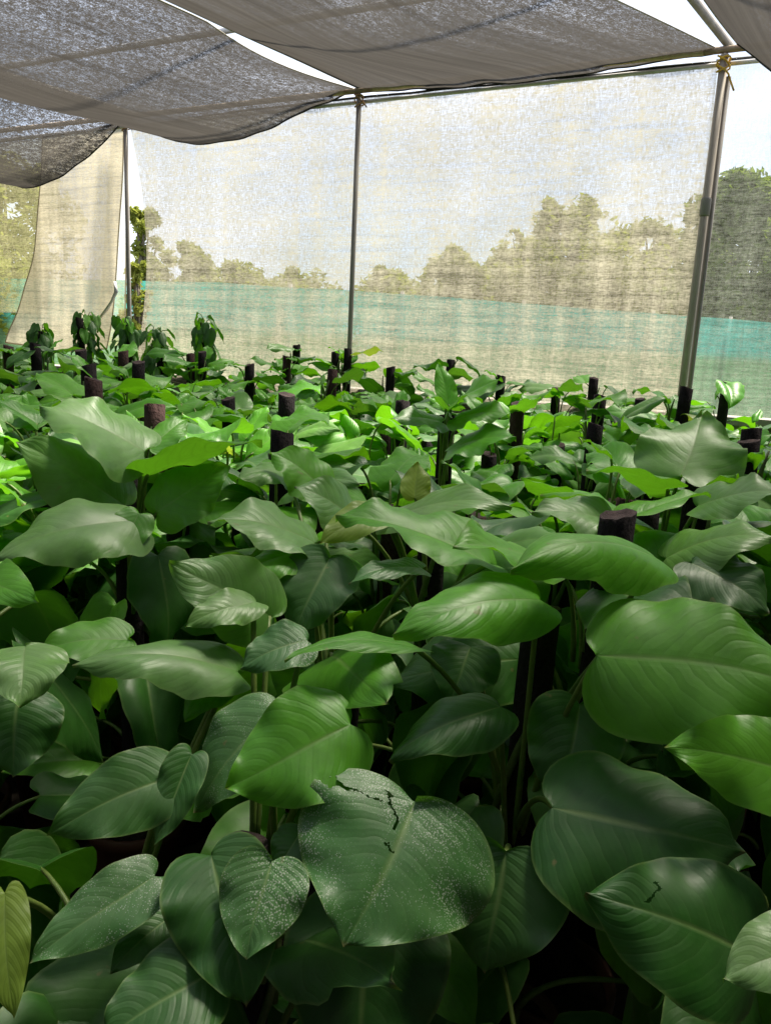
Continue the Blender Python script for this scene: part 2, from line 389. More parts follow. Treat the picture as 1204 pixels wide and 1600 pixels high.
def post(base, ztop, rad, mat, label, extra=None):
    e = empty('net_post', flat(base, 0), label, 'post', 'metal posts of the net wall')
    link('pipe', mesh('pipe', *tube_data([Vector((0, 0, 0)), Vector((0, 0, ztop * .5)), Vector((0, 0, ztop))], rad, 14)), mat, e)
    link('end_cap', mesh('end_cap', *lathe_data([(rad * 1.04, ztop - .01), (rad * 1.06, ztop + .008), (rad * .5, ztop + .02)], 14)), mat, e)
    return e
pR = post(mR, ZT - .02, .025, M['pipe_rust'], 'thick doubled metal post at the right where net panels meet')
p2 = link('brace_pipe', mesh('brace_pipe', *tube_data([Vector((.062, .03, 0)), Vector((.056, .03, 1.6)), Vector((.05, .03, ZT - .12))], .017, 12)), M['pipe'], pR)
link('joint_sleeve', mesh('joint_sleeve', *lathe_data([(.0275, 2.30), (.031, 2.31), (.031, 2.40), (.0275, 2.41)], 14)), M['pipe'], pR)
pM = post(mM, ZT - .02, .019, M['pipe'], 'single slim metal post in the middle of the net wall')
pL = post(mL, ZT - .02, .019, M['pipe'], 'slim grey metal post by the open slit in the nets')
pL2 = post(mL2, ZT - .02, .025, M['pipe'], 'metal post beyond the left end of the cream net')
pR2 = post(mR2, ZT - .02, .027, M['pipe_rust'], 'metal post off to the right of the thin net')

def cord(name, center, mat, label, rad=.034, tail=.05, turns=3, parent=None):
    pts = []
    for i in range(turns * 12 + 1):
        a = i / 12 * 2 * math.pi
        pts.append(Vector((math.cos(a) * rad * (1 + .12 * math.sin(a * 2.3)), math.sin(a) * rad, .035 * math.sin(a * .5 + i * .1) - .012 * i / 12)))
    pts += [pts[-1] + Vector((.012, -.02, -tail * .5)), pts[-1] + Vector((.03, -.03, -tail))]
    vs, fs = tube_data(pts, .0055, 6)
    o = link(name, mesh(name, vs, fs), mat); o.location = center
    return tag(o, label, 'tie')
cord('rope_tie', flat(mR, ZT - .04), M['rope'], 'bright yellow rope knotted round the top of the doubled right post', .036, .09, 4)
cord('cord_tie', flat(mM, ZT - .03), M['tie'], 'frayed tan cord tied round the top of the middle post', .032, .05, 3)
cord('cord_tie', flat(mL, ZT - .03), M['tie'], 'tan cord at the top of the post beside the slit', .032, .04, 3)

def rail(a, b, z, rad, mat, name, label, group, sagz=.0, off=0.0):
    o0 = flat((a + b) / 2, z) + wn * off
    pts = []
    for i in range(9):
        t = i / 8; p = flat(a.lerp(b, t), z - sagz * 4 * t * (1 - t)) + wn * off; pts.append(p)
    return tag(tube(name, pts, rad, mat, None, 10, o0), label, 'rail', group)
ov = wdir * .12
for a, b, who in ((mR, mM, 'between the middle and right posts'), (mM, mL, 'between the left and middle posts'), (mL, mL2, 'left of the slit post'), (mR2, mR, 'right of the doubled post')):
    rail(a - ov, b + ov, ZT + .015 , .020, M['wood'], 'timber_rail', 'pale timber rail along the net top ' + who, 'timber rails on the post tops', .0, -.01)
    rail(a - ov * .3, b + ov * .3, ZT - .045, .013, M['pipe_white'], 'white_pipe_rail', 'thin white pipe under the timber rail ' + who, 'white pipes holding the nets', .0, .052)

def netsheet(name, cols, mat, label, cat='net', off=.06, rows=40, amp=.05, freq=2.2, seed=0, hemmat=None, bulge=0.0, hems=('top', 'bottom')):
    """cols: list of (top px, top py, bottom px, bottom py, [mid px shift]) along the wall, left to right"""
    r = random.Random(seed); sub = 14; cs = []
    for (a, b) in zip(cols, cols[1:]):
        for k in range(sub): cs.append([x + (y - x) * k / sub for x, y in zip(a, b)])
    cs.append(list(cols[-1])); nC = len(cs); vs, uvs, fs = [], [], []
    for i, c in enumerate(cs):
        A = onwall(c[0], c[1], off); B = onwall(c[2], c[3], off)
        mid = c[4] if len(c) > 4 else 0
        for j in range(rows + 1):
            t = j / rows
            p = A.lerp(B, t)
            p = p - wdir * mid * math.sin(math.pi * t) 
            xw = p.dot(-wdir)
            d = amp * (mnoise.noise(Vector((xw * freq, p.z * .25, seed))) + .5 * mnoise.noise(Vector((xw * freq * 2.7, p.z * .5 + xw * .4, seed + 5)))) * (.25 + .75 * t)
            d += .02 * mnoise.noise(Vector((xw * .9, p.z * 1.6, seed + 9)))
            d += bulge * math.sin(math.pi * t) 
            p = p + wn * max(d, -off * .5 + .0)
            vs.append(p); uvs.append((xw, p.z))
    for i in range(nC - 1):
        for j in range(rows):
            a = i * (rows + 1) + j; fs.append((a, a + 1, a + rows + 2, a + rows + 1))
    o0 = vs[(nC // 2) * (rows + 1) + rows]
    o = link(name, mesh(name, [v - o0 for v in vs], fs, True, uvs), mat); o.location = o0
    tag(o, label, cat)
    def line(idx): return [vs[k] - o0 for k in idx]
    if 'top' in hems: tube('top_hem', line([i * (rows + 1) for i in range(nC)]), .009, M['hem'], o, 5)
    if 'bottom' in hems: tube('bottom_hem', line([i * (rows + 1) + rows for i in range(nC)]), .007, hemmat or M['hem'], o, 5)
    if 'left' in hems: tube('side_hem', line(range(rows + 1)), .006, hemmat or M['hem'], o, 5)
    if 'right' in hems: tube('side_hem', line(range((nC - 1) * (rows + 1), nC * (rows + 1))), .006, hemmat or M['hem'], o, 5)
    return o
netsheet('shade_net', [(204, 200, 214, 580, .15), (330, 180, 335, 615, 0), (560, 153, 548, 625, 0), (840, 125, 800, 655, 0), (1121, 97, 1062, 680, 0)], M['net_wall'],
         'wide pale creased shade net hung between the slit and the doubled post', seed=3, hemmat=M['net_cream'], amp=.09, freq=2.8)
netsheet('shade_net', [(66, 215, 12, 535, .10), (130, 205, 95, 550, -.1), (194, 192, 166, 545, .05)], M['net_cream'],
         'dense beige shade net flaring out at its foot left of the slit', seed=11, off=.05, amp=.07, hemmat=M['net_cream'], hems=('top', 'bottom', 'left', 'right'))
netsheet('shade_net', [(-180, 245, -200, 480, 0), (75, 212, 75, 490, 0)], M['net_left'],
         'thin see-through shade net at the far left with foliage behind it', seed=17, off=.16, hemmat=M['net_thin'])
netsheet('shade_net', [(1118, 95, 1062, 640, .0), (1260, 80, 1220, 700, 0), (1700, 20, 1640, 740, 0)], M['net_thin'],
         'thin see-through shade net right of the doubled post', seed=23, off=.10)
netsheet('shade_net', [(176, 200, 150, 540, 0), (197, 198, 197, 540, 0)], M['net_left'], 'narrow strip of thin net beside the slit post', seed=31, off=.20, amp=.02, hemmat=M['net_cream'], hems=('right',))
# loose white curled strip by the slit
sp = [onwall(180, 440, .03), onwall(182, 456, .0), onwall(176, 470, .02), onwall(168, 482, .03), onwall(158, 496, .05)]
vs, fs = [], []
for i, p in enumerate(sp):
    wv = .010 + .012 * (i % 2); vs += [p + wdir * wv, p - wn * .02, p - wdir * wv]
for i in range(len(sp) - 1):
    for k in range(2): a = i * 3 + k; fs.append((a, a + 1, a + 4, a + 3))
o0 = sp[-1]; o = link('torn_net_strip', mesh('torn_net_strip', [v - o0 for v in vs], fs, True, [(v.x, v.z) for v in vs]), M['pipe_white']); o.location = o0
md = o.modifiers.new('thick', 'SOLIDIFY'); md.thickness = .004
tag(o, 'torn whitish strip curling down the beige net by the slit', 'net strip')

# low block wall the nets come down to
def box_data(c, ax, ay, az, hx, hy, hz):
    vs = []
    for i in (-1, 1):
        for j in (-1, 1):
            for k in (-1, 1): vs.append(c + ax * hx * i + ay * hy * j + az * hz * k)
    return vs, [(0, 1, 3, 2), (4, 6, 7, 5), (0, 4, 5, 1), (2, 3, 7, 6), (0, 2, 6, 4), (1, 5, 7, 3)]
a0, b0 = mR2 - wdir * .5, mL2 + wdir * 2.5
cmid = flat((a0 + b0) / 2, 0)
e = empty('low_block_wall', cmid + wn * .19, 'low grey concrete wall under the hanging nets', 'wall')
vs, fs = box_data(Vector((0, 0, .51)), wdir, wn, UPW, (b0 - a0).length / 2, .09, .51); link('blockwork', mesh('blockwork', vs, fs, False), M['block'], e)
vs, fs = box_data(Vector((0, 0, 1.045)), wdir, wn, UPW, (b0 - a0).length / 2 + .02, .115, .025); link('coping', mesh('coping', vs, fs, False), M['block'], e)

# ------------------------------------------------------------------ roof: pipes and sagging nets
vp = ray(1545, 592); pdir = -Vector((vp.x, vp.y, 0)).normalized()          # from the wall back over the camera
ZP = ZT + .06
def roofpipe(base, label):
    a = flat(base, ZP) + pdir * -.12; b = flat(base, ZP) + pdir * 8.5
    return tag(tube('roof_pipe', [a, a.lerp(b, .33), a.lerp(b, .66), b], .024, M['pipe'], None, 12, a), label, 'roof pipe', 'roof pipes above the nets')
roofpipe(mR, 'silver roof pipe running back from the doubled right post')
roofpipe(mM, 'roof pipe running back from the middle post between two nets')
roofpipe(mL, 'roof pipe running back from the slit post')
roofpipe(mL2, 'roof pipe at the far left under the lowest net')
roofpipe(mR2, 'roof pipe over the dark net at the right edge')
for dist, lab in ((1.05, 'cross pipe over the roof nets nearest the net wall'), (2.6, 'cross pipe over the roof nets second from the net wall'), (4.6, 'cross pipe over the roof nets nearest overhead')):
    a = flat(mR2, ZP + .05) + pdir * dist - wdir * 1; b = flat(mL2, ZP + .05) + pdir * dist + wdir * 1
    tag(tube('cross_pipe', [a, a.lerp(b, .5), b], .02, M['pipe_white'], None, 10, a), lab, 'roof pipe', 'cross pipes above the roof nets')

def roofnet(name, baseL, baseR, label, sag, sagfar, insR, insL=0.0, skewbelly=0.0, seed=0, length=8.2, start=0.0, lowL=0.0, lowR=0.0):
    """net between two roof pipes; s runs from its left to its right edge, t back from the wall"""
    nS, nT = 44, 70; vs, uvs, fs = [], [], []
    for j in range(nT + 1):
        t = j / nT; d = start + length * t
        for i in range(nS + 1):
            s = i / nS
            L0 = flat(baseL, ZP - .03 - lowL) + pdir * d; R0 = flat(baseR, ZP - .03 - lowR) + pdir * d
            sc = min(1.0, d / 1.6); sc = sc * sc * (3 - 2 * sc)
            sR = 1 - insR(d); sL = insL
            ss = sL + (sR - sL) * s
            p = L0.lerp(R0, ss)
            k = s ** (1 + skewbelly) if skewbelly >= 0 else 1 - (1 - s) ** (1 - skewbelly)
            sg = (sagfar * (1 - sc) + sag * sc) * (1 - (2 * k - 1) ** 2)
            sg += .035 * mnoise.noise(Vector((s * 3, d * .8, seed))) * math.sin(math.pi * s) + .012 * mnoise.noise(Vector((s * 14, d * 1.2, seed + 3)))
            if d < .25: sg += (.25 - d) * .12 * max(0, mnoise.noise(Vector((s * 7, 0, seed + 8)))) * 4 * s * (1 - s)
            p.z -= sg; vs.append(p); uvs.append((s * 2.5, d))
    for j in range(nT):
        for i in range(nS): a = j * (nS + 1) + i; fs.append((a, a + 1, a + nS + 2, a + nS + 1))
    o0 = vs[nS // 2]
    o = link(name, mesh(name, [v - o0 for v in vs], fs, True, uvs), M['net_roof']); o.location = o0
    tag(o, label, 'net')
    tube('hem', [v - o0 for v in vs[:nS + 1]], .007, M['hem'], o, 6)
    tube('hem', [vs[j * (nS + 1) + nS] - o0 for j in range(nT + 1)], .0045, M['pipe_rust'], o, 6)
    tube('hem', [vs[j * (nS + 1)] - o0 for j in range(nT + 1)], .0045, M['pipe_rust'], o, 6)
    return o
def ins1(d): return .02 + .15 * min(1, d / 1.2)
def ins2(d): return .015 + .055 * math.sin(min(1, d / 1.4) * math.pi)
roofnet('roof_net', mM, mR, 'large dark roof net sagging overhead between middle and right posts', .22, .05, ins1, seed=2, skewbelly=0, start=-.05)
roofnet('roof_net', mL, mM, 'dark roof net sagging between the slit post and middle post', .34, .27, ins2, seed=5, skewbelly=-.35, start=-.03)
roofnet('roof_net', mL2, mL, 'dark roof net hanging lowest at the left edge', .45, .50, ins2, seed=9, start=-.03)
roofnet('roof_net', mR, mR2, 'dark roof net corner at the top right edge', .42, .52, ins2, seed=13, insL=.03, start=.05)

def blocknet(a, b, label, seed):  # unseen nets added to keep light out behind and beside the camera
    vs, uvs, fs = [], [], []; n, mm = 50, 14
    for i in range(n + 1):
        for j in range(mm + 1):
            p = flat(a.lerp(b, i / n), ZP - (ZP - .1) * j / mm); q = flat(b - a, 0).normalized()
            p += Vector((q.y, -q.x, 0)) * .06 * mnoise.noise(Vector((i * .35, j * .1, seed))); vs.append(p); uvs.append((i / n * (b - a).length, p.z))
    for i in range(n):
        for j in range(mm): k = i * (mm + 1) + j; fs.append((k, k + 1, k + mm + 2, k + mm + 1))
    o0 = flat((a + b) / 2, 0); o = link('light_block_net', mesh('light_block_net', [v - o0 for v in vs], fs, True, uvs), M['net_block']); o.location = o0
    tag(o, label, 'net')
bk = pdir * 8.0
blocknet(flat(mR2, 0) + bk, flat(mL2, 0) + bk, 'added unseen dark net blocking light from the back of the shade house', 3)
blocknet(flat(mR2, 0), flat(mR2, 0) + bk, 'added unseen dark net blocking light from the right of the shade house', 5)

blocknet(flat(mL2, 0) + wdir * .5, flat(mL2, 0) + bk, 'added unseen dark net blocking light from the left of the shade house', 7)

# ------------------------------------------------------------------ outside: teal fence and trees
fpts = [onz(1700, 540, 2.15), onz(1204, 503, 2.15), onz(1085, 495, 2.15), onz(820, 474, 2.15), onz(560, 455, 2.15), onz(340, 441, 2.15)]
fpts += [fpts[-1] + Vector((-5.0, 2.0, 0)), fpts[-1] + Vector((-12, 2.6, 0))]
def fence():
    e = empty('teal_fence', flat(fpts[3], 0), 'long teal shade net fence in front of the trees', 'fence')
    o0 = flat(fpts[3], 0); vs, uvs, fs = [], [], []; x = 0; pts = []
    for a, b in zip(fpts, fpts[1:]):
        for k in range(12): pts.append(a.lerp(b, k / 12))
    pts.append(fpts[-1])
    for i, p in enumerate(pts):
        if i: x += (p - pts[i - 1]).length
        for j in range(11):
            z = 2.15 * (1 - j / 10); y = .06 * mnoise.noise(Vector((x * 1.3, z * .7, 4)))
            vs.append(flat(p, z + (.02 * mnoise.noise(Vector((x * .8, 0, 1))) if j == 0 else 0)) + Vector((0, y, 0)) - o0); uvs.append((x, z))
    for i in range(len(pts) - 1):
        for j in range(10): a = i * 11 + j; fs.append((a, a + 1, a + 12, a + 11))
    link('net_panel', mesh('net_panel', vs, fs, True, uvs), M['net_teal'], e)
    for i in range(0, len(pts), 9):
        link('fence_post', mesh('fence_post', *tube_data([flat(pts[i], 0) - o0 + Vector((0, .12, 0)), flat(pts[i], 2.2) - o0 + Vector((0, .12, 0))], .03, 8)), M['pipe'], e)
fence()

def tree(name, label, px, ytop, depth, wpx, mat, seed, n=2600, leaf=.16, gaps=.5, low=.15, trunkmat=None, cat='tree', group='trees beyond the net wall'):
    r = random.Random(seed); top = P(px, ytop, depth); H = top.z; base = flat(top, 0); half = wpx / F * depth / 2
    e = empty(name, base, label, cat, group)
    vs, fs = [], []
    tk = [Vector((0, 0, 0)), Vector((r.uniform(-.1, .1), 0, H * .3)), Vector((r.uniform(-.25, .25), r.uniform(-.2, .2), H * .62)), Vector((0, 0, H * .9))]
    tube_data(tk, [.035 * H, .026 * H, .016 * H, .004 * H], 8, vs, fs)
    blobs = []
    nb = 26
    for i in range(nb):
        zf = low + (1 - low) * (i + .5) / nb
        prof = math.sin(math.pi * min(1, max(.05, (zf - low * .4)) ** .8 * .93)) ** .6
        rr = half * prof * r.uniform(.55, .95); a = i * 2.4 + r.uniform(-.4, .4)
        off = half * prof * r.uniform(.15, .75)
        c = Vector((math.cos(a) * off, math.sin(a) * off, zf * H - rr * .35)); blobs.append((c, rr * .56))
        st = tk[1].lerp(tk[3], min(.95, max(.05, zf * .75)))
        tube_data([st, st.lerp(c, .55) + Vector((0, 0, -.05 * H)), c], [.011 * H, .007 * H, .003 * H], 6, vs, fs)
    blobs = [(c, min(q, max(.2, (H - c.z) * .97))) for c, q in blobs]
    blobs.append((Vector((.1, 0, H - half * .3)), half * .29)); blobs.append((Vector((-.3 * half, 0, H - half * .45)), half * .3)); blobs.append((Vector((.35 * half, 0, H - half * .5)), half * .3))
    link('trunk', mesh('trunk', vs, fs), trunkmat or M['bark'], e)
    vs, fs = [], []
    leaf *= .62; n = int(n * 1.9)
    for k in range(n):
        c, rr = blobs[r.randrange(len(blobs))]
        d = Vector((r.gauss(0, 1), r.gauss(0, 1), r.gauss(0, .8))).normalized(); q = c + d * rr * (r.random() ** .45)
        if q.z > H * 1.01 or mnoise.noise(q * (2.2 / max(half, .5)) + Vector((seed, 0, 0))) < -gaps * .35: continue
        x = Vector((r.gauss(0, 1), r.gauss(0, 1), r.gauss(0, .7))).normalized(); y = x.orthogonal().normalized()
        y = Matrix.Rotation(r.uniform(0, 6.28), 3, x) @ y
        l = leaf * r.uniform(.6, 1.3); b = len(vs)
        vs += [q - x * l, q + y * l * .42, q + x * l, q - y * l * .42]; fs.append((b, b + 1, b + 2, b + 3))
    link('crown', mesh('crown', vs, fs, False), mat, e)
    return e
T = [('tall dark broadleaf tree right of the doubled post', 1172, 262, 17, 250, 'fol', 1.0, 9000, .20, .9),
     ('dark shaded tree at the far right edge behind the thin net', 1275, 300, 16, 230, 'fol', .6, 7000, .2, .4),
     ('tallest round-topped tree seen through the wide net', 905, 300, 23, 230, 'fol_light', .5, 9000, .22, .3),
     ('rounded tree just left of the doubled post seen through the wide net', 1025, 338, 23, 210, 'fol_light', .5, 8000, .22, .3),
     ('tree on the left shoulder of the tallest one', 820, 362, 25, 170, 'fol_light', .5, 6000, .22, .3),
     ('smaller tree two left of the tallest one, beyond the wide net', 715, 384, 27, 160, 'fol_light', .5, 6000, .22, .3),
     ('low tree just right of the middle post beyond the net', 612, 416, 30, 150, 'fol_light', .5, 5000, .22, .3),
     ('low distant tree just left of the middle post beyond the net', 470, 414, 34, 190, 'fol_light', .5, 5000, .24, .3),
     ('distant tree behind the crease in the wide net', 370, 405, 30, 170, 'fol_light', .5, 5000, .22, .3),
     ('tree behind the left end of the wide net', 290, 375, 24, 130, 'fol_light', .6, 5000, .20, .5),
     ('leafy tree showing through the open slit', 226, 322, 15, 80, 'fol_light', .9, 1500, .13, 1.3),
     ('big light green tree behind the thin far left net', 5, 235, 12, 250, 'fol_light', .8, 9000, .11, .8),
     ]
for i, (lab, px, yt, d, wpx, mt, g, n, lf, gp) in enumerate(T):
    tree('broadleaf_tree', lab, px, yt, d, wpx, M[mt], 20 + i, n, lf, gp, low=.12, trunkmat=M['bark_pale'] if i == 1 else None)
tree('bright_bush', 'bright green bush low in the open slit', 214, 408, 9.6, 60, M['fol_light'], 61, 1500, .07, .5, low=.2, cat='bush', group=None)
for i, (px, yt, d, wpx, lab) in enumerate(((590, 432, 29, 230, 'broad low tree behind the fence by the middle post'), (700, 412, 29, 240, 'broad low tree behind the fence under the smaller trees'), (810, 385, 28, 220, 'broad tree mass behind the left shoulder of the tallest tree'), (905, 360, 27, 240, 'broad tree mass filling in below the tallest round top'), (985, 372, 27, 230, 'broad tree mass between the two rounded tops at right'), (1065, 385, 27, 230, 'broad tree mass behind the doubled post'), (430, 432, 31, 260, 'broad low tree behind the fence near the net crease'), (310, 420, 29, 220, 'broad low tree behind the left end of the wide net'), (1160, 400, 20, 300, 'dark tree mass low behind the fence right of the doubled post'))):
    tree('broad_tree', lab, px, yt, d, wpx * 1.3, M['fol_light' if i < 8 else 'fol'], 80 + i, 4200, .26, .1, low=.0, cat='tree', group='broad trees behind the teal fence')

# ------------------------------------------------------------------ plants
SEGP = 16
pole_cache = {}
def pole_mesh(h, brown):
    key = (round(h, 2), brown)
    if key not in pole_cache:
        h = key[0]; r = random.Random(int(h * 100)); vs, fs = [], []
        n = 14
        for i in range(n + 1):
            z = h * i / n
            for k in range(SEGP):
                a = 2 * math.pi * k / SEGP; rr = .0295 + .0022 * mnoise.noise(Vector((math.cos(a) * 2, math.sin(a) * 2, z * 9 + h * 7)))
                vs.append((rr * math.cos(a), rr * math.sin(a), z + ((.005 * mnoise.noise(Vector((math.cos(a) * 3, math.sin(a) * 3, h * 9))) + .007 * math.cos(a + h * 40)) if i == n else 0)))
        for i in range(n):
            for k in range(SEGP): a = i * SEGP + k; b = i * SEGP + (k + 1) % SEGP; fs.append((a, b, b + SEGP, a + SEGP))
        # ragged rim and a sunk cut end
        b0 = len(vs)
        for k in range(SEGP): a = 2 * math.pi * k / SEGP; vs.append((.022 * math.cos(a), .022 * math.sin(a), h - .005 + .005 * math.cos(a + h * 40)))
        for k in range(SEGP): fs.append((n * SEGP + k, n * SEGP + (k + 1) % SEGP, b0 + (k + 1) % SEGP, b0 + k))
        fs.append(tuple(b0 + k for k in range(SEGP)))
        me = mesh('coir_pole', vs, fs); me.materials.append(M['coir_brown' if brown else 'coir']); me.materials.append(M['coir_cut'])
        for p in me.polygons[-SEGP - 1:]: p.material_index = 1
        pole_cache[key] = me
    return pole_cache[key]
pot_me = mesh('pot', *lathe_data([(.085, 0), (.09, .01), (.112, .19), (.122, .195), (.122, .225), (.112, .225), (.108, .19)], 22)); pot_me.materials.append(M['pot'])
soil_me = mesh('soil', *lathe_data([(.108, .192), (.105, .198), (.05, .206), (.01, .208)], 18)); soil_me.materials.append(M['soil'])
vine_cache = []
for s in range(4):
    pts = [Vector((math.cos(i * .33 + s) * (.036), math.sin(i * .33 + s) * .036, .2 + i * .045)) for i in range(21)]
    me = mesh('climbing_stem', *tube_data(pts, [.007] * 18 + [.006, .005, .003], 7)); me.materials.append(M['vine']); vine_cache.append(me)

# leaf variants in plant space: stalk leaves the pole along +x, blade follows
VAR = {}
def make_variants(kind, n, seed, rx, rz, el, lobe=.2, size=(.21, .29), bend=(.3, .9), ratio=(.60, .74)):
    r = random.Random(seed); lst = []
    for i in range(n):
        L = r.uniform(*size); W = L * r.uniform(*ratio); x = r.uniform(*rx); z = r.uniform(*rz); e = R(r.uniform(*el))
        vs, fs, uvs, tip = blade(L, W, r.uniform(*bend), r.choice((.05, .15, .3, .55, .75)) * r.uniform(.7, 1.2), r.uniform(.035, .11), r.uniform(0, .24), r.uniform(-.9, .9), r.uniform(-.12, .12), seed * 100 + i, 20, 6, lobe)
        side = r.uniform(-.5, .5)
        base = Vector((x, r.uniform(-.04, .04), z))
        dy = Vector((math.cos(e) * math.cos(side), math.cos(e) * math.sin(side), math.sin(e)))
        dz = UPW - dy * UPW.dot(dy); dz.normalize(); dz = Matrix.Rotation(r.gauss(0, .48), 3, dy) @ dz; dx = dy.cross(dz)
        mt = Matrix((dx, dy, dz)).transposed()
        bv = [base + mt @ v for v in vs]
        me = mesh('leaf', bv, fs, True, uvs); me.materials.append(M['leaf'])
        a = Vector((.033, 0, 0)); c = base + dy * .004 - dz * .002
        st = mesh('leaf_stalk', *tube_data(bez(a, Vector((x * .35, 0, z * .75 + .02)), c, 9), [.0055] * 3 + [.0042] * 5 + [.0036] * 2, 7)); st.materials.append(M['stalk'])
        lst.append((me, st, L))
    VAR[kind] = lst
make_variants('mid', 20, 3, (.07, .20), (.06, .22), (-62, 28))
make_variants('top', 16, 5, (.04, .14), (.11, .26), (-40, 40), bend=(.3, .8))
make_variants('low', 14, 8, (.09, .24), (.02, .14), (-82, -20), bend=(.4, 1.0))
make_variants('tip', 6, 9, (.02, .07), (.10, .20), (5, 50), size=(.12, .19), ratio=(.45, .6), bend=(.1, .5))
make_variants('hang', 8, 12, (.05, .12), (.02, .09), (-88, -50), size=(.15, .20), bend=(.1, .4), ratio=(.5, .62))

def setmat(o, mat):
    o.material_slots[0].link = 'OBJECT'; o.material_slots[0].material = mat
def pick_mat(r, h=1.0):  # darker low, brighter high: light fall-off put into leaf colour
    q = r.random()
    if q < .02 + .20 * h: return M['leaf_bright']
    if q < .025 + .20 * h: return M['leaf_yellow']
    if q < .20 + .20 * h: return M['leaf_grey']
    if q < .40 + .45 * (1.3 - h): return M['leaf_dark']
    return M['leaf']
def add_leaf(root, r, kind, az, z, sc, mat, tilt=0.0):
    me, st, L = VAR[kind][r.randrange(len(VAR[kind]))]
    lf = bpy.data.objects.new('leaf', me); COL.objects.link(lf); lf.parent = root
    setmat(lf, mat)
    lf.rotation_euler = (tilt, r.uniform(-.12, .12), az); lf.location = (0, 0, z); lf.scale = (sc, sc * r.choice((-1, 1)) if False else sc, sc)
    sk = bpy.data.objects.new('leaf_stalk', st); COL.objects.link(sk); sk.parent = lf
    return lf
GROUP = 'climbing plants packed in rows on coir poles'
def plant(base, h, label, seed, brown=False, leaves=16, zlo=.30, over=.0, sc=1.0, style='mid', bright=0.0, poleshow=True, gp=True):
    r = random.Random(seed)
    e = empty('climbing_plant', base, label, 'plant', GROUP if gp else None)
    po = bpy.data.objects.new('coir_pole', pole_mesh(h, brown)); COL.objects.link(po); po.parent = e; po.rotation_euler = (r.uniform(-.035, .035), r.uniform(-.035, .035), r.uniform(0, 6))
    pt = bpy.data.objects.new('pot', pot_me); COL.objects.link(pt); pt.parent = e
    sl_ = bpy.data.objects.new('soil', soil_me); COL.objects.link(sl_); sl_.parent = pt
    vn = bpy.data.objects.new('climbing_stem', vine_cache[seed % 4]); COL.objects.link(vn); vn.parent = e; vn.scale = (1, 1, max(.4, (h - .06) / 1.1)); vn.rotation_euler = (0, 0, r.uniform(0, 6))
    az = r.uniform(0, 6.28)
    for i in range(leaves):
        f = (i + r.uniform(.1, .9)) / leaves; z = zlo + (h - .16 + over - zlo) * f
        az += 2.4 + r.uniform(-.5, .5)
        if style == 'hang': k = 'hang'
        else: k = 'low' if f < .4 else ('mid' if f < .78 else 'top')
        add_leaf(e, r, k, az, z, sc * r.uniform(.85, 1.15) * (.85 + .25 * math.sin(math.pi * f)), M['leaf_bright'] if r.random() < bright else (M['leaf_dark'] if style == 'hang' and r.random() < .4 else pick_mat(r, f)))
    if style != 'hang':
        for k in range(1 if r.random() < .6 else 2): add_leaf(e, r, 'tip', r.uniform(0, 6.28), h - .22 + over + r.uniform(0, .08), sc, M['leaf_bright'] if r.random() < .6 else M['leaf'])
    return e

placed = []
def free(x, y, d): return all((x - a) ** 2 + (y - b) ** 2 > d * d for a, b in placed)
def put(px, py, w, label, brown=False, depth=None, **k):
    d = depth or 72.0 / w
    p = P(px, py, d); wd_ = (Vector((p.x, p.y, 0)) - flat(mR, 0)).dot(wn)
    if wd_ > -.40: p -= wn * (wd_ + .40)
    placed.append((p.x, p.y))
    return plant(flat(p, 0), max(.5, p.z - (.11 if depth else 0)), label, int(px * 7 + py), brown, **k)

